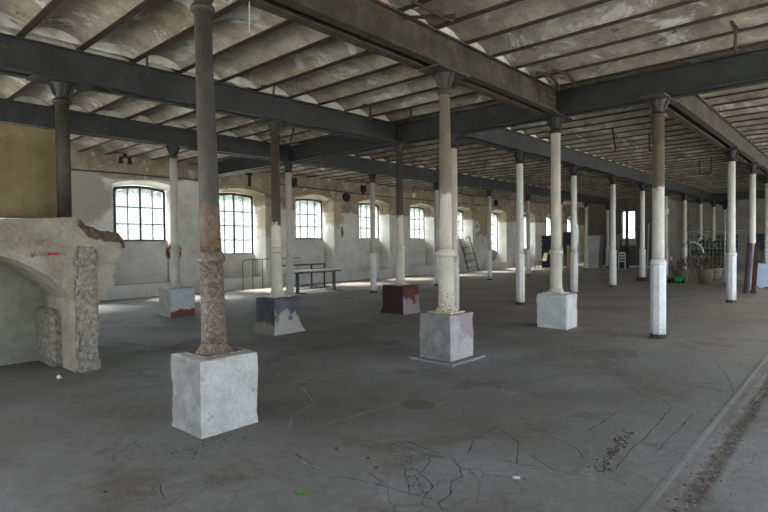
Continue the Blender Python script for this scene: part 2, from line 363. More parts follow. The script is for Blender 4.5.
# ------------------------------------------------------------------ setting
U0, UE, V0, VW = -4.0, 44.0, -4.0, 16.95
CR = [('d',[(3.09,3.01),(3.1,2.94),(3.16,2.8),(3.19,2.64),(3.18,2.52),(3.19,2.39),(3.26,2.27),(3.13,2.11),(3.03,2.03),(2.93,2.04),(2.74,1.94),(2.63,1.94),(2.56,1.85)]),
('d',[(2.61,2.06),(2.59,2.14),(2.72,2.24),(2.78,2.32),(2.87,2.39),(2.92,2.35),(2.88,2.27),(2.81,2.13),(2.78,2.09),(2.68,2.06)]),
('d',[(2.41,2.73),(2.51,2.61),(2.55,2.43),(2.58,2.34),(2.6,2.15),(2.62,2.05),(2.63,1.94)]),('d',[(2.88,2.27),(3.09,2.35),(3.14,2.4)]),('d',[(2.93,2.04),(3.0,1.95)]),
('d',[(3.37,2.21),(3.62,2.32),(3.87,2.35),(4.09,2.34)]),('d',[(3.3,2.81),(3.29,2.7),(3.25,2.36)]),('d',[(2.66,2.56),(2.6,2.35)]),('d',[(2.8,3.11),(2.8,3.05),(2.77,2.98)]),
('d',[(6.04,1.85),(5.89,1.69),(5.87,1.51),(5.65,1.35),(4.55,1.3),(4.29,1.31),(3.74,1.28)]),('d',[(6.72,1.45),(6.92,1.11)]),('d',[(6.5,.97),(7.35,1.17),(8.18,1.44)]),('d',[(5.55,1.15),(4.28,1.15)]),
('d',[(4.2,2.11),(4.16,1.89),(4.02,1.62),(3.84,1.5)]),('d',[(4.64,2.22),(4.81,1.86),(5.11,1.66),(5.19,1.49)]),('d',[(4.43,1.71),(5.23,1.7)]),('d',[(3.68,1.31),(3.91,1.37),(4.27,1.39),(4.68,1.42)]),
('d',[(3.68,1.85),(3.54,1.61),(3.59,1.36)]),('d',[(3.46,2.03),(3.46,1.85),(3.53,1.7)]),('d',[(4.02,2.3),(3.87,2.04),(3.46,1.85)]),
('w',[(3.06,3.55),(3.56,3.5),(4.05,3.45)]),('w',[(2.48,3.09),(2.47,2.81)]),('w',[(3.6,5.26),(3.76,5.21),(4.05,5.4)]),('w',[(3.75,4.86),(4.09,4.96),(4.78,4.91)]),('w',[(2.85,3.7),(3.1,3.97),(3.48,4.1),(3.78,4.65)]),
('d',[(2.53,3.22),(2.45,2.82)]),('d',[(1.62,3.55),(1.53,3.26)]),('d',[(1.78,4.03),(1.92,3.93)]),('w',[(15.69,3.86),(18.34,3.91),(20.6,3.85)]),('w',[(16.25,3.11),(17.67,3.14)])]
b = MB(); b.box((U0-.3, V0-.3, -.3), (UE+.3, VW+.8, 0), 0)
for i, (k, pts) in enumerate(CR):       # cracks and filled joints, part of the floor itself
    far = pts[0][0] > 12; P = []
    for a, c_ in zip(pts[:-1], pts[1:]):
        d = math.dist(a, c_); n = max(1, int(d/.045)) if not far else 3
        for j in range(n):
            q = Vector(a).lerp(Vector(c_), j/n); off = .014 if not far else .0
            P.append(q+Vector((off*nz((q.x, q.y, i), 9), off*nz((q.x, q.y, i+50), 9))))
    P.append(Vector(pts[-1])); wid = (.0055 if k == 'd' else .007) if not far else .03
    vs = []
    for j, q in enumerate(P):
        d = (P[min(j+1, len(P)-1)]-P[max(j-1, 0)]).normalized(); nn = Vector((-d.y, d.x))
        w = wid*(.35+1.5*abs(nz((q.x, q.y, i+9), 7)))*(1 if 0 < j < len(P)-1 else .2)
        vs += [(q.x-nn.x*w, q.y-nn.y*w, .0012), (q.x+nn.x*w, q.y+nn.y*w, .0012)]
    b.add(vs, [(2*j, 2*j+1, 2*j+3, 2*j+2) for j in range(len(P)-1)], 1 if k == 'd' else 2)
struct(b.build('floor', ['floor', 'crack', 'chalk']))

# jack-arched ceiling
JS, J0 = .712, 2.05
ju = [J0+JS*k for k in range(-9, 60) if U0 < J0+JS*k < UE]
b = MB()
edges = [U0-.3]+ju+[UE+.3]
for a, c_ in zip(edges[:-1], edges[1:]):
    vs = []; n = 8; rows = [V0-.3, .2, 4.3, 8.1, 12.0, VW+.1]
    for v in rows:
        for k in range(n+1):
            s_ = k/n; vs.append((a+(c_-a)*s_, v, 4.397+.125*(1-(2*s_-1)**2)))
    b.add(vs, [(r*(n+1)+k, r*(n+1)+k+1, (r+1)*(n+1)+k+1, (r+1)*(n+1)+k) for r in range(len(rows)-1) for k in range(n)], 0, True)
for g0, ua, ub in ((4.29, U0, 9.4), (8.13, U0, 9.4), (12.07, U0, 36), (6.6, 9.8, UE), (2.51, 9.8, UE)):    # plaster lunettes over the girders
    for a, c_ in zip(edges[:-1], edges[1:]):
        if a < ua or c_ > ub: continue
        for dv in (-.11, .11):
            top = [(a+(c_-a)*k/8, g0+dv, 4.399+.125*(1-(2*k/8-1)**2)) for k in range(9)]
            b.add([(a, g0+dv, 4.384), (c_, g0+dv, 4.384)]+top[::-1], [tuple(range(11))], 1)
struct(b.build('ceiling', ['vault', 'lunette']))
b = MB(); b.box((U0-.3, V0-.3, 4.6), (UE+.3, VW+.8, 4.9)); struct(b.build('ceiling', 'wallgrey'))

# window wall with arched niches
WC = [.35, 3.95, 7.56, 11.03, 14.58, 18.2, 21.84, 25.57, 29.55, 33.6, 37.5, 41.2]
WB = {2: 1.80, 3: 1.29, 8: .95, 9: 1.2}
b = MB(); VB = 17.42; ZL = .42; HF, HB = 1.04, .84; ZT = 4.62
def arch(u, c_, hw, zs, rise): x = (u-c_)/hw; return zs+rise*(1-x*x)
b.box((U0-.3, VW, 0), (UE+.3, VB+.3, ZL))
lx = [U0-.3]+[c_+HF for c_ in WC]; rx = [c_-HF for c_ in WC]+[UE+.3]
lb = [U0-.3]+[c_+HB for c_ in WC]; rb = [c_-HB for c_ in WC]+[UE+.3]
for a, c_, d, e in zip(lx, rx, lb, rb):
    b.hexa([(a, VW, ZL), (c_, VW, ZL), (e, VB+.3, ZL), (d, VB+.3, ZL), (a, VW, ZT), (c_, VW, ZT), (e, VB+.3, ZT), (d, VB+.3, ZT)])
for i, c_ in enumerate(WC):
    n = 12; zb = WB.get(i, 1.87)
    b.box((c_-HB-.02, VB, ZL), (c_+HB+.02, VB+.3, zb))
    for k in range(n):
        f0, f1 = -1+2*k/n, -1+2*(k+1)/n
        q = []
        for f in (f0, f1):
            q.append((c_+f*HF, VW, 3.54+.17*(1-f*f)))
        p = [(c_+f*HB, VB+.3, 3.45+.12*(1-f*f)) for f in (f0, f1)]
        b.hexa([q[0], q[1], p[1], p[0], (q[0][0], VW, ZT), (q[1][0], VW, ZT), (p[1][0], VB+.3, ZT), (p[0][0], VB+.3, ZT)])
struct(b.build('wall_left', 'wall'))
for i, c_ in enumerate(WC):
    zb = WB.get(i, 1.87); hw = .80; zt = lambda f: 3.45+.085*(1-f*f)
    w = struct(link('window_%d' % (i+1), None, None, (c_, VB+.06, zb)))
    fr = MB(); n = 10; th = .028
    def seg(x0, z0, x1, z1, t_): 
        d = Vector((x1-x0, 0, z1-z0)); L = d.length; m = Matrix.Rotation(-math.atan2(d.z, d.x), 3, 'Y')
        return ((x0+x1)/2, 0, (z0+z1)/2), (L/2, .025, t_), m
    for q in ((-hw, 0, -hw, 3.45-zb), (hw, 0, hw, 3.45-zb), (-hw, 0, hw, 0)): fr.obox(*seg(*q, th*1.3))
    for k in range(n):
        f0, f1 = -1+2*k/n, -1+2*(k+1)/n; fr.obox(*seg(f0*hw, zt(f0)-zb, f1*hw, zt(f1)-zb, th*1.6))
    fr.build('window_frame', 'frame', w)
    br = MB(); rows = {2: 3, 3: 4, 8: 4, 9: 4}.get(i, 3)
    for x in (-.4, 0, .4): br.obox(*seg(x, 0, x, zt(x/hw)-zb, .03 if x == 0 and i in (2, 3, 7) else .013))
    for k in range(1, rows): z = (3.42-zb)*k/rows; br.obox(*seg(-hw, z, hw, z, .013))
    br.build('glazing_bars', 'frame', w)
    g = MB(); g.add([(-hw, .01, 0), (hw, .01, 0)]+[(f*hw, .01, zt(f)-zb) for f in [1-2*k/8 for k in range(9)]], [tuple(range(11))])
    g.build('glass_pane', 'glass', w)
    if i in (2, 4):
        s_ = MB(); s_.box((-hw, -.12, -.03), (hw, .0, .0)); s_.build('window_sill', 'slab', w)

# right-hand wall, unseen: openings added and sized to let daylight in
b = MB(); k = U0-.3
while k < 36:
    b.box((k, V0-.35, 0), (k+.55, V0, 4.62)); k += 3.56
b.box((U0-.3, V0-.35, 0), (3.2, V0, 3.4)); b.box((U0-.3, V0-.35, 3.3), (36, V0, 4.62)); b.box((36, V0-.35, 0), (UE+.3, V0, 4.62))
struct(b.build('wall_right', 'wallgrey'))
b = MB()
for a, c_ in ((V0, -2.5), (1.5, 4.5), (13.5, VW)): b.box((U0-.35, a, 0), (U0, c_, 4.62))
b.box((U0-.35, V0, 3.4), (U0, VW, 4.62)); struct(b.build('wall_back', 'wallgrey'))  # unseen; gaps sized for the light on near blocks and ceiling
# far end: sooty brick part with two tall lights, then a deeper plastered bay
b = MB(); u = 36.0
b.box((u, 12.5, 0), (u+.35, 13.75, 4.62)); b.box((u, 11.95, 2.1), (u+.35, 12.5, 4.62)); b.box((u, 11.95, 0), (u+.35, 12.5, 2.1))
b.box((u, 11.72, 0), (u+.35, 11.95, 4.62)); b.box((u, 11.27, 0), (u+.35, 11.38, 4.62)); b.box((u, 9.5, 0), (u+.35, 10.7, 4.62))
b.box((u, 10.7, 0), (u+.35, 11.72, 1.35)); b.box((u, 10.7, 3.6), (u+.35, 11.72, 4.62)); b.box((u, 15.3, 0), (u+.35, VW+.1, 4.62)) if False else None
struct(b.build('wall_end', 'brick'))
for j, (v0, v1) in enumerate(((10.7, 11.27), (11.38, 11.72))):
    w = struct(link('window_%d' % (len(WC)+1+j), None, None, (u+.15, (v0+v1)/2, 1.35)))
    h_ = (v1-v0)/2; fr = MB()
    for z in (0, 1.0, 2.22): fr.box((-.03, -h_, z-.01), (.03, h_, z+.02))
    for y in (-h_, h_-.03): fr.box((-.03, y, 0), (.03, y+.03, 2.25))
    fr.build('window_frame', 'frame', w)
    g = MB(); g.add([(0, -h_, 0), (0, h_, 0), (0, h_, 2.25), (0, -h_, 2.25)], [(0, 1, 2, 3)]); g.build('glass_pane', 'glass', w)
b = MB(); b.box((36.35, 9.5, 0), (UE, 9.75, 4.62)); struct(b.build('wall_end', 'farwall'))
b = MB(); b.box((UE, V0, 0), (UE+.3, 9.75, 4.62)); b.box((UE, 11.6, 0), (UE+.3, 13.2, 4.62)); b.box((UE, 14.1, 0), (UE+.3, VW+.1, 4.62)); b.box((UE, 13.2, 0), (UE+.3, 14.1, 1.9)); b.box((UE, 13.2, 4.1), (UE+.3, 14.1, 4.62)); b.box((UE, 9.75, 2.6), (UE+.3, 11.6, 4.62)); struct(b.build('wall_end', 'farwall'))  # openings added here bring daylight in behind the brick part
for j, v in enumerate((-2.0, 1.2, 4.3, 6.4)):
    w = struct(link('window_%d' % (len(WC)+3+j), None, None, (UE-.03, v, .95)))
    g = MB(); g.box((0, 0, 0), (.02, 1.5, 1.1)); g.build('glass_pane', 'dimglass', w)
    fr = MB()
    for y in (0, .5, 1.0, 1.5): fr.box((-.03, y-.025, 0), (.0, y+.025, 1.1))
    for z in (0, .55, 1.1): fr.box((-.03, -.025, z-.02), (0, 1.525, z+.02))
    fr.build('window_frame', 'frame', w)

b = MB(); b.box((35.3, 9.6, 0), (35.7, 14.4, .1)); struct(b.build('lit_floor_strip_1', 'ww'))  # white raised strip standing in for the band of daylit floor
# outside
b = MB(); b.box((-40, -40, -.5), (90, 60, -.32)); struct(b.build('ground', 'earth'))
b = MB()
for i in range(9000):
    u = random.uniform(-6, 52); z = random.uniform(-.2, 6.5); v = 29.0+random.uniform(-.6, 1.0)+.7*nz((u*.4, z*.5, 3))+.12*z
    s_ = random.uniform(.2, .5); m = Matrix.Rotation(random.uniform(0, 6.3), 3, 'Z') @ Matrix.Rotation(random.uniform(-1, 1), 3, 'X')
    q = [Vector((u, v, z))+m @ Vector(p)*s_ for p in ((-.5, 0, 0), (0, 0, -.3), (.7, 0, 0), (0, 0, .3))]
    b.add(q, [(0, 1, 2, 3)])
b.add([(-8, 30.6, -.3), (55, 30.6, -.3), (55, 30.9, 6.2), (-8, 30.9, 6.2)], [(0, 1, 2, 3)])
tag(b.build('hedge', 'foliage'), 'pale leafy greenery outside the left-hand windows', 'greenery', kind='stuff')

# ------------------------------------------------------------------ girders
ZB, ZG = 3.96, 4.38
def girder(p0, p1, mat, label, splices=(), dz=0, slope=0):
    p0, p1 = Vector(p0), Vector(p1); L = (p1-p0).length; ang = math.atan2(p1.y-p0.y, p1.x-p0.x)
    root = thing('steel_girder', label, 'girder', (p0.x, p0.y, ZB+dz), ang, 'steel girders under the vaults'); root.rotation_euler.y = -slope
    for s_ in (-1, 1):
        c_ = .125*s_; m = MB(); h = ZG-ZB
        m.box((0, c_-.065, 0), (L, c_+.065, .022)); m.box((0, c_-.065, h-.022), (L, c_+.065, h)); m.box((0, c_-.01, .022), (L, c_+.01, h-.022))
        m.build('girder_beam', mat, root)
    for x in splices:
        m = MB(); h = ZG-ZB
        for s_ in (-1, 1):
            y = s_*.143; m.box((x-.32, min(y, y-s_*.016), .05), (x+.32, max(y, y-s_*.016), h-.05))
            for i in range(5):
                for zz in (.1, .21, .32): m.tube([(x-.26+.13*i, y, zz), (x-.26+.13*i, y+s_*.014, zz)], .014, 6)
        m.build('splice_plate', mat, root)
    return root
girder((U0, 4.29), (9.34, 4.29), 'rusty', 'rust-brown twin girder over the foreground column, running to the chipped white block', (12.95,))
girder((U0, 8.13), (9.34, 8.13), 'slate', 'slate-grey girder over the broken arch and the purple-grey block', (6.5, 12.95), -.19, .0142)
girder((U0, 12.07), (9.34, 12.07), 'slate', 'slate-grey girder over the column by the first window', ())
girder((9.86, 12.07), (36, 12.07), 'slate', 'long slate-grey girder over the back row of slim columns', ())
girder((9.86, 6.6), (UE, 6.6), 'slate', 'bluish girder over the white columns right of the chipped block, running into the distance', ())
girder((9.86, 2.51), (UE, 2.51), 'rusty', 'brown girder from the brown-topped column to the far right', (.4,))
girder((9.6, V0), (9.6, VW), 'slate', 'cross girder over the brown-topped column, reaching across to the window wall', (8.0,))
girder((36, V0), (36, 2.33), 'slate', 'dark cross girder far away at the right above the crate', ())
girder((36, 2.69), (36, 6.42), 'slate', 'dark cross girder far away above the wire fence', ())

# ceiling joists, one per vault seam and bay
def joist_mesh(L):
    m = MB(); m.box((-.044, 0, 0), (.044, L, .014)); m.box((-.012, 0, .016), (.012, L, .13)); return m.mesh('ceiling_joist', 'joist')
near = [(V0, 4.29, 'vaults at the right of the rust-brown foreground girder'), (4.29, 8.13, 'vaults between the rust-brown girder and the broken arch girder'),
        (8.13, 12.07, 'vaults behind the girder over the broken arch'), (12.07, VW, 'vaults along the near end of the window wall')]
farb = [(V0, 2.51, 'vaults right of the brown girder past the cross girder'), (2.51, 6.6, 'vaults between brown and bluish girders past the cross girder'),
        (6.6, 12.07, 'vaults behind the bluish girder past the cross girder'), (12.07, VW, 'vaults along the far end of the window wall')]
for bays, lo, hi in ((near, .55, 9.5), (farb, 9.5, 43)):
    for v0, v1, txt in bays:
        me = joist_mesh(v1-v0)
        for uu in ju:
            if lo < uu < hi and not (uu > 35 and v0 > 6):
                tag(link('ceiling_joist', me, None, (uu, v0, ZG)), 'rusty joist of the '+txt, 'joist', 'joists of the '+txt)

# ------------------------------------------------------------------ columns
cache = {}
def part(root, name, key, fn, mat):
    k = (name, mat)+key
    if k not in cache: mb = MB(); fn(mb); cache[k] = mb.mesh(name, mat)
    return link(name, cache[k], root)
def column(x, y, z0, up, lo, cap, label, octo=False, rb=.115, rn=.085, zc=None, foot=True, grp=None, dz=0):
    H = ZB-z0+dz; zc = (1.26 if octo else 1.50)-z0 if zc is None else zc; zn = 3.68-z0+dz
    root = thing('cast_iron_column', label, 'column', (x, y, z0), 0, grp)
    key = (round(z0, 3), octo, rb, rn, zc, dz)
    rc = rb-.015
    if zc > 0:
        if octo: part(root, 'lower_shaft', key, lambda m: m.lathe([(rb, .0), (rb, zc-.03)], 8, 0, False, rot=PI/8), lo)
        else: part(root, 'lower_shaft', key, lambda m: m.lathe([(rb, .05), (rb-.004, .2), (rc, zc)], 24), lo)
        part(root, 'collar', key, lambda m: m.lathe([(rc, zc-.05), (rc+.022, zc-.035), (rc+.026, zc-.01), (rc+.018, zc+.005), (rc+.012, zc+.03), (rc-.004, zc+.05)], 24), lo)
        part(root, 'upper_shaft', key, lambda m: m.lathe([(rc-.006, zc), (rc-.01, zc+.3), (rn, zn)], 24), up)
    else:
        part(root, 'upper_shaft', key, lambda m: m.lathe([(rc, 0), (rn, zn)], 24), up)
    if foot:
        if octo: part(root, 'foot', key, lambda m: m.lathe([(rb+.012, 0), (rb+.01, .06), (rb, .07)], 8, 0, False, rot=PI/8), 'c_foot')
        else:
            def ft(m):
                m.box((-.185, -.185, 0), (.185, .185, .022)); m.lathe([(.165, .022), (.15, .032), (.135, .055), (rb+.01, .075), (rb, .10)], 24)
            part(root, 'base_plate', key, ft, lo)
    def ring(m): m.lathe([(rn, zn-.03), (rn+.03, zn-.015), (rn+.034, zn+.01), (rn+.02, zn+.035), (rn, zn+.05)], 24)
    part(root, 'neck_ring', key, ring, cap)
    def bell(m):
        m.lathe([(rn-.006, zn+.03), (rn+.0, H-.15), (rn+.03, H-.06), (rn+.06, H-.025)], 24)
    capo = part(root, 'capital', key, bell, cap)
    for k in range(4):
        def fin(m, a=k*PI/2):
            d = Vector((math.cos(a), math.sin(a), 0)); s_ = Vector((-d.y, d.x, 0))*.012
            q = [d*rn*.9+Vector((0, 0, zn+.06)), d*(rn+.02)+Vector((0, 0, zn+.08)), d*.165+Vector((0, 0, H-.06)), d*.165+Vector((0, 0, H-.02)), d*rn*.9+Vector((0, 0, H-.03))]
            n = len(q); m.add([p-s_ for p in q]+[p+s_ for p in q], [tuple(range(n)), tuple(range(n, 2*n))[::-1]]+[(i, i+n, (i+1) % n+n, (i+1) % n) for i in range(n)])
        part(capo, 'bracket', key+(k,), fin, cap)
    part(root, 'head_plate', key, lambda m: m.box((-.37, -.18, H-.025), (.37, .18, H)), cap)
    return root
ZP = .645
lean = column(2.49, 4.29, ZP, 'c_rust_up', 'c_rust_lo', 'capg', 'rust-flecked foreground column with dark upper half on the largest whitewashed block', rb=.112, rn=.072, zc=.855)
lean.rotation_euler = (-.0135, -.0125, 0)
column(2.49, 8.13, 1.97, 'c_dark', 'c_dark', 'cap', 'dark brown column standing on the broken plaster arch beside the yellowed board', rb=.105, rn=.085, zc=-1, foot=False, dz=-.098)
column(6.05, 4.29, ZP, 'c_mid_up', 'c_mid_lo', 'capg', 'cream column with grey-brown top on the block with a slab round its foot', rb=.112, rn=.072, zc=.83)
column(6.0, 8.09, ZP, 'c_brown_up', 'c_cream_lo', 'cap', 'column with dark brown upper half on the flared purple-grey block', dz=-.048, rb=.112, rn=.075, zc=.87)
column(5.96, 11.95, ZP, 'c_grey', 'c_grey', 'cap', 'pale grey column by the first window, on the block with a red-brown foot', rb=.112, rn=.082, zc=.87)
column(9.56, 8.09, ZP, 'c_tall_up', 'c_cream_lo', 'cap', 'column with long dark top on the maroon block', rb=.112, rn=.078, zc=.9)
column(9.62, 4.29, ZP, 'c_cream_up', 'c_cream_lo', 'cap', 'cream column with black capital on the chipped white block', rb=.116, rn=.085, zc=.78)
column(9.40, 12.07, 0, 'c_grey', 'c_grey', 'cap', 'pale grey column on the floor just behind the flared purple-grey block', True)
column(9.6, 6.60, 0, 'c_cream_up', 'c_cream_lo', 'cap', 'cream column half hidden behind the column on the block with a slab foot', True)
column(9.6, 2.51, 0, 'c_btop_up', 'c_whitelo_b', 'capg', 'brown-topped white column standing straight on the floor under the cross girder', True, rb=.118, rn=.088)
HX = 'c_white'
for u, lab in ((12.62, 'white column on the floor left of the chipped white block'), (16.1, 'white column right beside the chipped white block, further back'),
               (19.56, 'white column alone on the floor between the chipped block and the brown-topped column'), (22.99, 'white column with a small dark block at its foot, left of the brown-topped column'),
               (26.4, 'slim column showing just right of the brown-topped column'), (29.9, 'slim tan column rising behind the left flowerpot'), (33.4, 'pale column behind the fence, straight above the right flowerpot'),
               (36.9, 'pale column behind the fence above the bushy plant'), (40.4, 'farthest pale column behind the fence, left of the bright white one')):
    kc = column(u, 6.6, 0, 'c_cream_up' if u > 25 else HX, 'c_white', 'cap', lab, True)
    if u == 22.99: link('foot_block', rough_box((-.19, -.19, 0), (.19, .19, .17), .06, .01, 6, 9, ['c_foot'], .02), kc)
for u, lab in ((12.87, 'white column in front of the fourth window, right of the table'), (16.43, 'pale column close to the left of the cream column over the slab-footed block'), (20.29, 'slim pale column right of the hooped ladder'),
               (23.92, 'slim pale column at the last bright window of the row'), (27.7, 'slim column mostly hidden behind the cream column on the chipped white block'), (31.2, 'slim column in front of the cloudy plastic sheet'),
               (34.8, 'farthest slim column before the grey plasterboards')):
    column(u, 12.07, 0, 'c_grey' if u < 25 else 'c_cream_up', 'c_white' if u < 25 else 'c_cream_lo', 'cap', lab, True)
for u, lab in ((16.26, 'bright white column on bare floor right of the wire fence'), (19.8, 'white column with two brown planks leaning against it'), (23.4, 'white column behind the pale blue crate at the right edge')):
    column(u, 2.51, 0, HX, 'c_whitelo_b', 'cap', lab, True)

# ------------------------------------------------------------------ masonry blocks under columns
def block(c, half, h, seed, mats, fm, label, flare=0, chip=.011, amp=.012, div=.045):
    me = rough_box((-half[0], -half[1], 0), (half[0], half[1], h), div, amp, 5, seed, mats, chip, fm, flare)
    return tag(link('plinth_block', me, None, (c[0], c[1], 0)), label, 'plinth')
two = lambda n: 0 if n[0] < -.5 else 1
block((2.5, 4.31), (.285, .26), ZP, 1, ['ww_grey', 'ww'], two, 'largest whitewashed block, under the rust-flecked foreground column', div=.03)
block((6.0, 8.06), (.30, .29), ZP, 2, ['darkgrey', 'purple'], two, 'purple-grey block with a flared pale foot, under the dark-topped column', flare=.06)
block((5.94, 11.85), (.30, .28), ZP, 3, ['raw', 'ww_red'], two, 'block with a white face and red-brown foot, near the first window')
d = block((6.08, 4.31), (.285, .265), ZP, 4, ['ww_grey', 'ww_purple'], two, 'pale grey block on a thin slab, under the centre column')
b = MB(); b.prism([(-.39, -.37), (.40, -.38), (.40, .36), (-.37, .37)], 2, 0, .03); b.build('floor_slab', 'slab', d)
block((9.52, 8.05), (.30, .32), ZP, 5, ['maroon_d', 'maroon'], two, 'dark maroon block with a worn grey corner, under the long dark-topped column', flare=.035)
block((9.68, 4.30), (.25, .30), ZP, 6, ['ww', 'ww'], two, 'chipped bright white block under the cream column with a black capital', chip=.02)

# ------------------------------------------------------------------ broken plaster arch at left
root = thing('broken_arch', 'remains of a yellowed plaster vault with an arched opening and crumbling pier, at left', 'masonry', (2.5, 8.0, 0))
O = Vector((2.5, 8.0, 0))
prof_top = [(-1.0, 1.95), (.6, 1.95), (1.6, 1.955), (2.1, 1.965), (2.38, 1.985), (2.45, 1.93), (2.50, 1.90), (2.56, 1.85), (2.66, 1.81), (2.72, 1.785), (2.84, 1.79), (2.93, 1.77), (2.975, 1.70), (2.99, 1.62), (2.975, 1.55), (2.95, 1.47), (2.915, 1.42), (2.90, 1.33), (2.84, 1.2), (2.78, 1.08), (2.71, .94), (2.655, .82), (2.63, .7), (2.625, .5), (2.63, .25), (2.65, .06), (2.68, 0)]
inner = [(2.37, 0), (2.375, .5), (2.37, .93), (2.30, 1.03), (2.21, 1.115), (2.08, 1.24), (1.96, 1.335), (1.78, 1.44), (1.59, 1.515), (1.35, 1.57), (1.05, 1.60), (.7, 1.61), (.3, 1.58), (-.1, 1.48), (-.4, 1.3), (-.55, 1.1), (-.6, .8), (-.6, 0), (-1.0, 0)]
poly = prof_top+inner
b = MB()
def rect_prism(poly, v0, v1, nseg, seed):
    vs = []; n = len(poly)
    for s_ in range(nseg+1):
        v = v0+(v1-v0)*s_/nseg
        for (u, z) in poly:
            k = .02 if z > .02 else 0; broken = .035 if (u > 2.4 and z > .9) else 0
            vs.append((u+k*nz((u, v, z), 3, seed)+broken*nz((u, v, z), 9, seed), v+(k*nz((u, v, z), 2, seed+2) if s_ == 0 else 0), z+(k+broken)*nz((u, v, z), 4, seed+5)*(z > .05)))
    fs = [(s_*n+i, s_*n+(i+1) % n, (s_+1)*n+(i+1) % n, (s_+1)*n+i) for s_ in range(nseg) for i in range(n)]
    return vs, fs, n
vs, fs, n = rect_prism(poly, 7.45, 8.75, 8, 1)
# right pier is only a quarter as deep as the vault it carried, so pull its rear edge forward below the springing
vs = [tuple(Vector(p)-O) for p in vs]
b.add(vs, fs, 0, False)
b.add(vs[:n], [tuple(range(n))], 0); b.add(vs[-n:], [tuple(range(n))[::-1]], 0)
b.build('arch_wall', 'arch', root)
b = MB(); b.box((-3.5, .70, 0), (.12, .95, 1.93)); b.build('back_wall', 'backgrey', root)
def lump(name, a, c_, div, amp, sc, seed, mat, chip=.02, rt=root):
    return link(name, rough_box(Vector(a)-O, Vector(c_)-O, div, amp, sc, seed, [mat], chip), rt)
lump('broken_pier', (2.385, 7.37, 0), (2.625, 7.62, 1.60), .025, .028, 11, 4, 'broken', .04)
lump('pier_stub', (2.25, 7.95, 0), (2.42, 8.75, .76), .04, .02, 7, 6, 'broken', .05)
# crumbling top edge
b = MB(); b.build
b = MB(); path = [(2.43, 1.955), (2.50, 1.90), (2.56, 1.85), (2.66, 1.81), (2.72, 1.785), (2.84, 1.79), (2.93, 1.77), (2.985, 1.69), (2.995, 1.62)]
P = []
for a, c_ in zip(path[:-1], path[1:]):
    for k in range(5): P.append(Vector((a[0]+(c_[0]-a[0])*k/5, a[1]+(c_[1]-a[1])*k/5)))
cs = [(7.415, -.11), (7.40, -.08), (7.405, -.04), (7.42, 0), (7.46, .02), (7.6, .02), (7.8, .02), (8.0, .02), (8.2, .0), (8.2, -.11)]
vs = []
for i, q in enumerate(P):
    e = min(1, i/4, (len(P)-1-i)/4)
    for v, z in cs:
        p = Vector((q.x, v, q.y+z*(.35+.65*e))); vs.append(p-O+Vector((nz(p, 13, 1)*.022, nz(p, 13, 2)*.03, nz(p, 15, 3)*.03)))
n = len(cs); b.add(vs, [(i*n+k, i*n+(k+1) % n, (i+1)*n+(k+1) % n, (i+1)*n+k) for i in range(len(P)-1) for k in range(n)])
b.build('crumbling_edge', 'crumb', root)
# hand lettering on the plaster, faint red
def text(s_, size, loc, mat, nm):
    cu = bpy.data.curves.new(nm, 'FONT'); cu.body = s_; cu.size = size; cu.extrude = .0015
    o = bpy.data.objects.new(nm, cu); COL.objects.link(o); dg = bpy.context.evaluated_depsgraph_get(); dg.update()
    me = bpy.data.meshes.new_from_object(o.evaluated_get(dg)); bpy.data.objects.remove(o); me.materials.clear(); me.materials.append(M[mat])
    p = link(nm, me, root, Vector(loc)-O); p.rotation_euler = (R(90), 0, 0); return p
text('F A"', .125, (1.865, 7.425, 1.615), 'faded', 'lettering')
text('15501', .085, (1.885, 7.425, 1.50), 'faded', 'lettering')
b = MB(); b.box((2.095-2.5, 7.42-8, 1.512), (2.195-2.5, 7.46-8, 1.535)); b.build('red_dash', 'redpaint', root)
text('01', .06, (2.225, 7.425, 1.505), 'faded', 'lettering')
b = MB(); b.box((-1.6, -.02, 0), (1.62, .02, 1.25))
for x in (-.9, .1): b.box((x-.006, -.026, 0), (x+.006, -.02, 1.25))
o = b.build('yellowed_board', 'board', None, (.92, 8.45, 2.0)); tag(o, 'large yellowed board standing on top of the broken arch at the left edge', 'board')
b = MB(); b.tube([(0, 0, 0), (0, 0, 1.25)], .012, 6); tag(b.build('thin_pipe', 'wire', None, (2.56, 8.42, 1.97)), 'thin pale pipe along the right edge of the yellowed board', 'pipe')

# ------------------------------------------------------------------ furniture by the window wall
t_ = thing('work_table', 'long table with a pale top and dark steel legs, near the windows', 'table', (11.95, 13.85, 0))
b = MB(); b.box((-1.38, -.36, .725), (1.38, .36, .765)); b.build('tabletop', 'tabletop', t_)
b = MB(); b.box((-1.15, -.03, .665), (1.15, .03, .725)); b.build('under_rail', 'steelgrey', t_)
for x in (-.85, .78):
    b = MB(); b.box((x-.035, -.045, .03), (x+.035, .045, .70)); b.box((x-.03, -.32, .68), (x+.03, .32, .725)); b.build('leg', 'steelgrey', t_)
    b = MB(); b.box((x-.035, -.40, 0), (x+.035, .40, .035)); b.build('foot_bar', 'steelgrey', t_)
t_ = thing('steel_bench_frame', 'dark steel frame of a bench without seat, behind the long table', 'frame', (12.3, 15.2, 0))
b = MB(); b.box((-1.2, -.02, .86), (1.2, .02, .91)); b.box((-1.2, -.02, .70), (-.9, .02, .74)); b.box((.6, -.02, .70), (1.2, .02, .73)); b.build('top_rail', 'darkiron', t_)
for x in (-1.18, .55, 1.18):
    b = MB(); b.box((x-.022, -.022, 0), (x+.022, .022, .88)); b.build('leg', 'darkiron', t_)
b = MB(); b.box((-1.2, -.25, 0), (1.2, -.21, .03)); b.box((-1.2, -.25, 0), (-1.16, .02, .03)); b.box((1.16, -.25, 0), (1.2, .02, .03)); b.build('floor_rail', 'darkiron', t_)
t_ = thing('low_railing', 'low railing of thin dark rods standing along the wall under the second window', 'railing', (11.9, 16.55, 0))
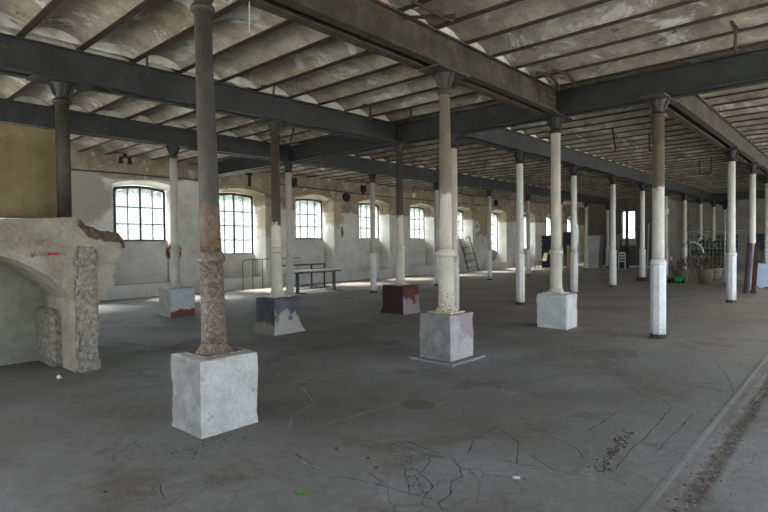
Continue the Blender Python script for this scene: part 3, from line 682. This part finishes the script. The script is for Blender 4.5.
b = MB(); b.tube([(-1.12, 0, .98), (-1.08, 0, 1.06), (-.9, 0, 1.09), (1.45, 0, 1.10)], .016, 8); b.build('top_rod', 'darkiron', t_)
for x in (-1.12, -.70, -.27, .13, .6, 1.0):
    b = MB(); b.tube([(x, 0, 0), (x, 0, 1.08 if x > -1 else 1.0)], .014, 8); b.build('upright', 'darkiron', t_)
t_ = thing('hooped_ladder', 'dark steel step ladder with hooped tops leaning by the sixth window', 'ladder', (25.8, 16.45, 0))
for x, y in ((-.3, .05), (.52, -.1)):
    b = MB(); b.tube([(x, y, 0), (x-.72, y+.1, 1.75), (x-.80, y+.1, 1.92), (x-.95, y+.1, 2.0), (x-1.12, y+.1, 1.96), (x-1.2, y+.1, 1.84)], .026, 8); b.build('stile', 'darkiron', t_)
for z in (.25, .62, 1.0, 1.38):
    dx = -.41*z; b = MB(); b.tube([(.5+dx, -.1+z*.05, z+.06), (-.32+dx, .05+z*.05, z), (-1.0+dx*.3, -.22, z-.12)], .02, 8); b.build('rung', 'darkiron', t_)
b = MB(); b.tube([(-1.08, -.22, .88), (-1.13, -.22, 1.2)], .02, 8); b.build('side_rod', 'darkiron', t_)
me = blob_mesh(.42, (1.2, .5, 1.0), 3, .3, 3, 'raw'); tag(link('rubble_heap', me, None, (29.15, 17.2, .42)), 'grey heap of rubble lying on the sill of the tall window', 'rubble')

# ------------------------------------------------------------------ far end clutter
t_ = thing('stacking_chair', 'small chair with a beige shell at the far end by the window wall', 'chair', (31.1, 14.75, 0), R(-35))
b = MB(); b.box((-.42, -.22, .43), (.16, .22, .47)); b.build('seat', 'darkiron', t_)
b = MB(); b.obox((.2, 0, .72), (.02, .22, .26), Matrix.Rotation(R(14), 3, 'Y')); b.build('backrest', 'beige', t_)
for x in (-.36, .14):
    for y in (-.19, .19): b = MB(); b.tube([(x, y, 0), (x*.9, y, .44)], .013, 6); b.build('leg', 'darkiron', t_)
def cloth(label, name, loc, size, mat, seed, amp):
    me = rough_box((-size[0]/2, -size[1]/2, 0), (size[0]/2, size[1]/2, size[2]), .12, amp, 2.6, seed, [mat], .06); return tag(link(name, me, None, loc), label, 'tarpaulin')
cloth('tall bundle of dark blue tarpaulin at the far end, left of the upright planks', 'tarpaulin_bundle', (33.0, 15.15, 0), (.7, .8, 2.1), 'bluetarp', 11, .09)
cloth('dark blue tarpaulin hung behind the column on the chipped block', 'tarpaulin_bundle', (34.6, 14.75, 0), (.4, .7, 2.3), 'bluetarp', 13, .08)
for i, (u, v, h, lab) in enumerate(((32.3, 13.6, 1.45, 'left tan timber plank standing upright at the far end'), (32.35, 13.38, 1.32, 'middle tan timber plank standing upright at the far end'), (32.4, 13.17, 1.42, 'right tan timber plank standing upright at the far end'))):
    b = MB(); b.box((-.03, -.085, 0), (.03, .085, h)); tag(b.build('timber_plank', 'tan', None, (u, v, 0)), lab, 'plank')
def leaning(name, mat, u, v, w, h, lean, th, lab, cat='panel', rz=0):
    b = MB(); b.hexa([(0, -w/2, 0), (th, -w/2, 0), (th, w/2, 0), (0, w/2, 0), (lean, -w/2, h), (lean+th, -w/2, h), (lean+th, w/2, h), (lean, w/2, h)])
    return tag(b.build(name, mat, None, (u, v, 0), rz), lab, cat)
leaning('plastic_sheet', 'sheet', 33.2, 12.55, .9, 2.0, .35, .02, 'cloudy plastic sheet leaning behind a slim column at the far end')
leaning('plasterboard', 'panel', 35.2, 13.1, 1.1, 2.1, .4, .025, 'grey plasterboard leaning at the left on the sooty brick wall')
leaning('plasterboard', 'panel', 35.1, 11.95, .8, 2.1, .45, .025, 'grey plasterboard leaning at the right, next to the far tall window')
leaning('leaning_board', 'timber', 34.2, 9.95, .09, 2.5, .3, .05, 'left of two thin slats leaning by the far tall window', 'slat')
leaning('leaning_board', 'wire', 34.0, 9.5, .08, 2.7, .3, .05, 'right of two thin slats leaning by the far tall window', 'slat')
b = MB(); b.box((-.3, -.32, 0), (.3, .32, 1.0)); c0 = tag(b.build('dark_cabinet', 'cabinet', None, (34.4, 11.05, 0)), 'dark cabinet under the far tall window', 'cabinet')
b = MB(); b.box((-.315, -.29, .08), (-.3, .29, .95)); b.build('door', 'cabinet', c0)
t_ = thing('white_chair', 'white chair standing in front of the dark cabinet at the far end', 'chair', (33.4, 10.75, 0), R(200))
b = MB(); b.box((-.2, -.2, .42), (.2, .2, .46)); b.build('seat', 'whiteplastic', t_)
b = MB()
for z in (.58, .74, .9): b.box((.17, -.2, z), (.2, .2, z+.07))
b.build('backrest', 'whiteplastic', t_)
for x in (-.18, .18):
    for y in (-.18, .18): b = MB(); b.box((x-.018, y-.018, 0), (x+.018, y+.018, .43 if x < 0 else .97)); b.build('leg', 'whiteplastic', t_)
# green mower
t_ = thing('hand_mower', 'small green hand mower left of the flowerpots', 'mower', (22.7, 5.3, 0), R(42)); t_.scale = (.78, .78, .9)
b = MB(); b.prism([(-.2, .09), (.2, .09), (.24, .2), (.12, .27), (-.12, .27), (-.24, .2)], 1, -.2, .2); b.build('mower_body', 'green', t_)
for x in (-.2, .2):
    for y in (-.23, .23): b = MB(); b.tube([(x, y-.03, .09), (x, y+.03, .09)], .09, 14, 0, False); b.build('wheel', 'black', t_)
b = MB(); b.tube([(-.05, .1, .25), (.02, .18, .6), (.06, .2, .98)], .02, 8); b.build('handle', 'black', t_)
b = MB(); b.tube([(.06, .2, .98), (.07, .2, 1.12)], .035, 8); b.build('grip', 'whiteplastic', t_)
# pots with plants
def pot(u, v, r, h, lab):
    t_ = thing('flowerpot', lab, 'flowerpot', (u, v, 0))
    b = MB(); b.lathe([(r*.72, 0), (r*.95, h*.75), (r, h*.88), (r*1.06, h*.9), (r*1.06, h), (r*.92, h), (r*.88, h*.86)], 28); b.build('pot_shell', 'pot', t_)
    b = MB(); b.lathe([(r*.89, h*.8), (r*.5, h*.93), (.02, h*.95)], 20); b.build('soil', 'soil', t_)
    return t_
def plant(t_, r, z0, h, n, mat, leaf, stems=9):
    b = MB()
    tips = []
    for k in range(stems):
        a = random.uniform(0, 6.3); q = Vector((math.cos(a), math.sin(a), 0))*r*random.uniform(.15, .9); e = Vector((q.x, q.y, z0+h*random.uniform(.6, 1)))
        b.tube([(q.x*.2, q.y*.2, z0-.05), (q.x*.6, q.y*.6, z0+h*.4), e], [.012, .009, .004], 5); tips.append((q, e))
    b.build('stems', 'dryleaf', t_); b = MB()
    for k in range(n):
        q, e = random.choice(tips); f = random.uniform(.25, 1.05); p = Vector((q.x*(.3+.7*f), q.y*(.3+.7*f), z0+(e.z-z0)*f))+Vector((random.gauss(0, .1), random.gauss(0, .1), random.gauss(0, .07)))*r*2
        m = Matrix.Rotation(random.uniform(0, 6.3), 3, 'Z') @ Matrix.Rotation(random.uniform(-1.2, 1.2), 3, 'Y'); s_ = leaf*random.uniform(.6, 1.2)
        b.add([p, p+m @ Vector((.5, .22, .05))*s_, p+m @ Vector((1, 0, 0))*s_, p+m @ Vector((.5, -.22, .05))*s_], [(0, 1, 2, 3)])
    b.build('leaves', mat, t_)
t_ = pot(23.75, 5.35, .26, .5, 'left ochre flowerpot with dry stalks, beside the green mower'); plant(t_, .3, .5, .55, 130, 'dryleaf', .12)
t_ = pot(23.2, 4.42, .28, .54, 'right ochre flowerpot with dry twigs, in front of the bushy plant'); plant(t_, .38, .5, .55, 220, 'dryleaf', .14)
t_ = thing('bushy_plant', 'dark green bushy plant growing behind the wire fence and right flowerpot', 'plant', (25.6, 4.6, 0))
b = MB(); b.lathe([(.28, 0), (.36, .45), (.38, .5), (.33, .5), (.30, .42)], 20); b.build('pot_shell', 'pot', t_); plant(t_, .85, .45, 1.25, 900, 'leaf', .26, 22)
# wire fence panels
def fence(p0, p1, lab):
    p0 = Vector(p0); p1 = Vector(p1); L = (p1-p0).length; t_ = thing('wire_fence_panel', lab, 'fence', (p0.x, p0.y, 0), math.atan2(p1.y-p0.y, p1.x-p0.x), 'wire fence panels at the far right')
    for x in (.0, L):
        b = MB(); b.tube([(x, 0, 0), (x, 0, 2.05)], .024, 8); b.build('post', 'wire', t_)
    b = MB()
    for z in (.12, 2.0): b.tube([(0, 0, z), (L, 0, z)], .018, 6)
    b.build('rail', 'wire', t_); b = MB()
    n = int(L/.14)
    for i in range(1, n): b.box((i*L/n-.0035, -.0035, .12), (i*L/n+.0035, .0035, 2.0))
    for i in range(1, 11): b.box((0, -.0035, .12+i*.171), (L, .0035, .127+i*.171))
    b.build('mesh', 'wire', t_)
fence((24.9, 6.45), (24.2, 3.95), 'wire mesh fence panel behind the two flowerpots'); fence((24.15, 3.85), (23.6, 2.95), 'short wire mesh fence panel right of the bright white column'); fence((23.95, 2.2), (23.6, -.4), 'wire mesh fence panel at the right edge behind the crate')
b = MB(); b.tube([(0, 0, 0), (0, -.15, .03), (0, -.32, -.06), (0, -.46, -.2), (0, -.5, -.42)], .025, 8)
tag(b.build('white_hose', 'whiteplastic', None, (24.45, 5.22, 1.55)), 'curved white hose hung on the wire fence over the pots', 'hose')
b = MB(); b.box((-.1, -.16, -.12), (.02, .16, .12)); b.box((0, -.03, -.03), (.2, .03, .03)); tag(b.build('floodlight', 'whiteplastic', None, (26.11, 6.55, 2.95)), 'small white floodlight on the slim column right of the brown-topped one', 'lamp')
# planks against the column, crate
def lp(u, v, w, h, lean, lab, mat='brownplank', edge=None):
    b = MB(); b.hexa([(-.02, -w/2, 0), (.02, -w/2, 0), (.02, w/2, 0), (-.02, w/2, 0), (lean-.02, -w/2-.05, h), (lean+.02, -w/2-.05, h), (lean+.02, w/2-.05, h), (lean-.02, w/2-.05, h)])
    o = tag(b.build('leaning_plank', mat, None, (u, v, 0)), lab, 'plank')
    if edge:
        e = MB(); e.hexa([(-.035, -w/2, 0), (-.021, -w/2, 0), (-.021, -w/2+.06, 0), (-.035, -w/2+.06, 0), (lean-.035, -w/2-.05, h), (lean-.021, -w/2-.05, h), (lean-.021, -w/2+.01, h), (lean-.035, -w/2+.01, h)]); e.build('edge_strip', edge, o)
lp(19.32, 2.60, .15, 1.52, .31, 'left brown plank with a violet edge leaning on a white column', edge='violet')
lp(19.34, 2.42, .12, 1.53, .31, 'right brown plank leaning on a white column')
t_ = thing('pale_blue_crate', 'pale blue plastic crate standing at the right edge', 'crate', (22.3, 2.16, 0), R(6))
me = rough_box((-.42, -.55, .05), (.42, .55, .80), .09, .008, 3, 5, ['paleblue'], .03); link('crate_body', me, t_)
b = MB(); b.box((-.44, -.57, .76), (.44, .57, .81)); b.build('rim', 'paleblue', t_)
for y in (-.4, 0, .4): b = MB(); b.box((-.4, y-.07, 0), (.4, y+.07, .06)); b.build('skid', 'paleblue', t_)

# ------------------------------------------------------------------ iron hooks and fittings under the ceiling
def hook(u, v, pts, r, lab, mat='rustiron', name='ceiling_hook', grp=None):
    b = MB(); b.tube([Vector(p) for p in pts], r, 6); return tag(b.build(name, mat, None, (u, v, ZG)), lab, 'hook', grp)
bar = [(0, -.09, .0), (0, .09, .0), (0, .0, -.005), (0, 0, -.3)]
hook(3.474, 7.7, bar, .018, 'rusty hanging iron at the top edge of the girder left of the foreground column')
hook(5.61, 7.6, [(-.1, .2, 0), (.02, .0, 0), (0, 0, -.38)], .018, 'T-shaped hanging iron over the purple-grey block')
hook(7.746, 9.69, [(0, 0, 0), (-.1, .05, -.42)], .022, 'slanting iron rod hanging behind the slate-grey girder', 'darkiron')
hook(7.746, 7.3, [(-.12, .1, 0), (0, 0, 0), (0, 0, -.34)], .02, 'rusty drop iron left of the maroon block column head')
hook(8.458, 6.9, [(0, .1, 0), (0, -.06, 0), (0, -.06, -.3)], .022, 'short rusty strap right over the girder joint at the maroon block column')
hook(13.44, 4.55, [(0, .12, 0), (0, 0, 0), (.1, -.05, -.5), (.02, -.05, -.56)], .02, 'long hooked iron hanging left of the brown-topped column', 'darkiron')
hook(14.866, 4.1, [(0, 0, 0), (0, 0, -.42), (0, -.12, -.42)], .024, 'L-shaped iron hanging beside the brown-topped column', 'darkiron')
b = MB(); b.obox((0, 0, -.12), (.05, .012, .17), Matrix.Rotation(R(12), 3, 'Y')); b.box((-.3, -.02, .0), (.06, .02, .03)); tag(b.build('ceiling_strap', 'rustiron', None, (8.33, 1.25, ZG-.01)), 'broad rusty strap hanging at upper right above the cross girder', 'strap')
for u, v, lab in ((8.47, 3.83, 'left of two bent rusty straps by the girder crossing over the white block'), (8.5, 3.58, 'right of two bent rusty straps by the girder crossing over the white block')):
    b = MB(); b.tube([(-.28, .14, 0), (-.05, .0, -.03), (.08, -.06, -.15), (.1, -.07, -.25)], [.02, .025, .025, .02], 6); tag(b.build('ceiling_strap', 'rustiron', None, (u, v, ZG)), lab, 'strap')
b = MB(); b.tube([(-.35, .08, .0), (.3, -.02, -.06)], .022, 6); b.tube([(-.12, .4, -.02), (.2, -.12, -.05)], .022, 6); tag(b.build('crossed_rods', 'rustiron', None, (5.1, 3.72, ZG-.03)), 'two crossed rusty rods under the vault at top centre', 'rods')
b = MB(); b.tube([(0, .08, .012), (0, 0, .012), (0, 0, -.5), (0, -.34, -.5), (0, -.34, .012), (0, -.42, .012)], .02, 6); tag(b.build('iron_bracket', 'darkiron', None, (20.562, 4.1, ZG)), 'U-shaped iron bracket hanging left of the bright white column head', 'bracket')
b = MB(); b.tube([(.04*math.cos(a), 0, -.075+.055*math.sin(a)) for a in [2*PI*k/14+PI/2 for k in range(15)]], .012, 6); b.tube([(0, 0, .015), (0, 0, -.03)], .02, 6)
tag(b.build('iron_ring', 'rustiron', None, (3.13, 8.02, ZB)), 'small iron ring hanging under the girder right of the dark brown column', 'ring')
b = MB(); b.tube([(0, 0, .06), (.01, 0, -.95)], .005, 5); tag(b.build('thin_wire', 'darkiron', None, (6.62, 8.0, ZB)), 'thin wire hanging under the girder right of the purple-grey block column', 'wire')
b = MB(); b.tube([(0, 0, .06), (0, .01, -.3)], .006, 5); tag(b.build('thin_wire', 'wire', None, (3.0, 4.42, ZB)), 'pale cord hanging at the top of the foreground column', 'cord')
t_ = thing('twin_lamp', 'small black twin lamp under the ceiling above the first window', 'lamp', (6.6, 16.2, ZG-.02))
b = MB(); b.box((-.04, -.04, -.12), (.04, .04, 0)); b.build('mount', 'black', t_)
for x in (-.12, .13): b = MB(); b.tube([(x*.3, 0, -.1), (x, 0, -.14), (x, 0, -.3)], [.02, .05, .065], 10); b.build('lamp_head', 'black', t_)
b = MB(); b.tube([(0, 0, 0), (0, -.06, 0)], .2, 18, 0, False); tag(b.build('round_vent', 'black', None, (16.35, VW, 3.70)), 'round black vent high on the wall between third and fourth windows', 'vent')
t_ = thing('bare_bulb', 'pale hanging bulb near the ceiling before the fifth window', 'lamp', (20.5, 16.45, 4.4))
b = MB(); b.tube([(0, 0, 0), (0, 0, -.28)], .03, 6); b.build('holder', 'darkiron', t_); b = MB(); b.lathe([(.03, -.5), (.09, -.42), (.075, -.33), (.03, -.27)], 14); b.build('bulb', 'whiteplastic', t_)
b = MB(); b.box((-.05, -.06, -.5), (.05, 0, 0)); b.box((-.14, -.06, -.08), (.14, 0, 0)); tag(b.build('wall_bracket', 'rustiron', None, (11.37, VW, 4.3)), 'dark bracket at the top of the wall above the second window', 'bracket')
for i, (u, lab) in enumerate(((13.4, 'dark fitting at the wall top left of the third window'), (17.4, 'dark fitting at the wall top over the fourth window'), (24.1, 'dark fitting at the wall top left of the sixth window'), (29.2, 'dark fitting at the wall top over the tall window'))):
    b = MB(); b.box((-.12, -.14, -.28), (.12, 0, 0)); b.tube([(0, -.07, -.28), (0, -.07, -.38)], .05, 8); tag(b.build('wall_fitting', 'black', None, (u, VW, 4.28)), lab, 'fitting')
b = MB(); b.tube([(12.6, VW-.03, 4.0), (15.5, VW-.03, 3.93), (19.3, VW-.03, 3.88), (23.4, VW-.03, 3.9), (30, VW-.03, 3.9)], .022, 6); tag(b.build('wall_cable', 'darkiron', None), 'thin dark cable running along the wall above the windows', 'cable')
b = MB(); b.tube([(U0, VW-.03, 3.86), (5, VW-.03, 3.84), (6.4, VW-.03, 3.86), (9.6, VW-.03, 3.87)], .02, 6); tag(b.build('wall_cable', 'darkiron', None), 'thin cable above the first window at left', 'cable')

# ------------------------------------------------------------------ debris on the floor
def stone(u, v, r, sq, seed, mat, lab, name='stone_chip', cat='debris', grp=None): tag(link(name, blob_mesh(r, sq, seed, .4, 1, mat), None, (u, v, 0), seed), lab, cat, grp)
stone(2.12, 7.26, .035, (1.2, 1, .7), 1, 'chip', 'white pebble on the floor in front of the broken arch', 'pebble')
stone(3.24, 1.73, .018, (1.6, .8, .6), 2, 'chip', 'pale stone chip on cracked floor right of the crack pattern')
for i, (u, v) in enumerate([(2.83, 2.73), (2.75, 2.57), (4.29, 3.06), (2.81, 3.05), (1.32, 3.66), (2.03, 3.81), (2.2, 4.0), (2.05, 3.9)]):
    stone(u, v, .009, (1.5, 1, .6), i+5, 'crumbdark', 'tiny dark crumb lying on the foreground floor', 'dark_crumb', 'debris', 'dark crumbs on the foreground floor')
b = MB()
for k in range(7):
    a = k*.9; q = Vector((.02*math.cos(a*2), .02*math.sin(a*1.3), .004)); m = Matrix.Rotation(a, 3, 'Z') @ Matrix.Rotation(-.5, 3, 'Y')
    b.add([q, q+m @ Vector((.03, .012, 0)), q+m @ Vector((.06, 0, 0)), q+m @ Vector((.03, -.012, 0))], [(0, 1, 2, 3)])
tag(b.build('weed_sprig', 'weed', None, (2.13, 2.63, 0)), 'small green weed sprig lying on the floor at the bottom edge', 'weed')
b = MB()
def bit(u, v, r, mi):
    vs = [(u+r*random.uniform(.6, 1.3)*math.cos(a), v+r*random.uniform(.6, 1.3)*math.sin(a), 0) for a in (0, 1.3, 2.5, 3.8, 5)]
    b.add(vs+[(u, v, r*random.uniform(.4, .9))], [(i, (i+1) % 5, 5) for i in range(5)], mi)
for k in range(420):
    u = random.uniform(3.2, 8.5); bit(u, .78+random.gauss(0, .05), random.uniform(.004, .012), random.choice((0, 0, 1)))
for k in range(170):
    f = random.random(); bit(3.72+f*.95+random.gauss(0, .03), 1.36+f*.09+random.gauss(0, .025), random.uniform(.004, .014), random.choice((0, 0, 2)))
for k in range(200): bit(random.uniform(1.9, 2.5), 3.98-abs(random.gauss(0, .1)), random.uniform(.003, .009), random.choice((0, 1)))
for k in range(250): bit(random.uniform(2.9, 8), random.uniform(.9, 3.6), random.uniform(.003, .008), 0)
for k in range(250): f = random.uniform(0, 1); bit(2.6+f*.6+random.gauss(0, .02), 2.0+f*.8+random.gauss(0, .05), random.uniform(.003, .008), random.choice((0, 1)))
tag(b.build('floor_grit', ['crumbdark', 'slab', 'slab']), 'scattered grit and crumbs along the floor groove and cracks', 'grit', kind='stuff')

# ------------------------------------------------------------------ daylight
W = bpy.data.worlds.new('sky'); S.world = W; W.use_nodes = True
bg = W.node_tree.nodes['Background']; bg.inputs[0].default_value = (.82, .91, 1.0, 1); bg.inputs[1].default_value = 2.6
sun = bpy.data.lights.new('sun', 'SUN'); sun.energy = 11; sun.angle = R(24); sun.color = (1, .96, .9)
so = link('sun', sun); 
nt = W.node_tree; tcw = nt.nodes.new('ShaderNodeTexCoord'); sx = nt.nodes.new('ShaderNodeSeparateXYZ'); nt.links.new(tcw.outputs['Generated'], sx.inputs[0])
mr = nt.nodes.new('ShaderNodeMapRange'); nt.links.new(sx.outputs[2], mr.inputs[0]); mr.inputs[1].default_value = 0; mr.inputs[2].default_value = 1; mr.inputs[3].default_value = 1.6; mr.inputs[4].default_value = 5.0
nt.links.new(mr.outputs[0], bg.inputs[1])       # overcast sky: three times brighter overhead than at the horizon
so.rotation_euler = Vector((.35, -1, -1.25)).to_track_quat('-Z', 'Y').to_euler()
S.view_settings.view_transform = 'Standard'; S.view_settings.look = 'None'; S.view_settings.gamma = 1; S.view_settings.exposure = 2.02
S.view_settings.use_curve_mapping = False
S.cycles.use_denoising = True; S.cycles.max_bounces = 10; S.cycles.diffuse_bounces = 6; S.cycles.transparent_max_bounces = 12; S.cycles.sample_clamp_indirect = 6
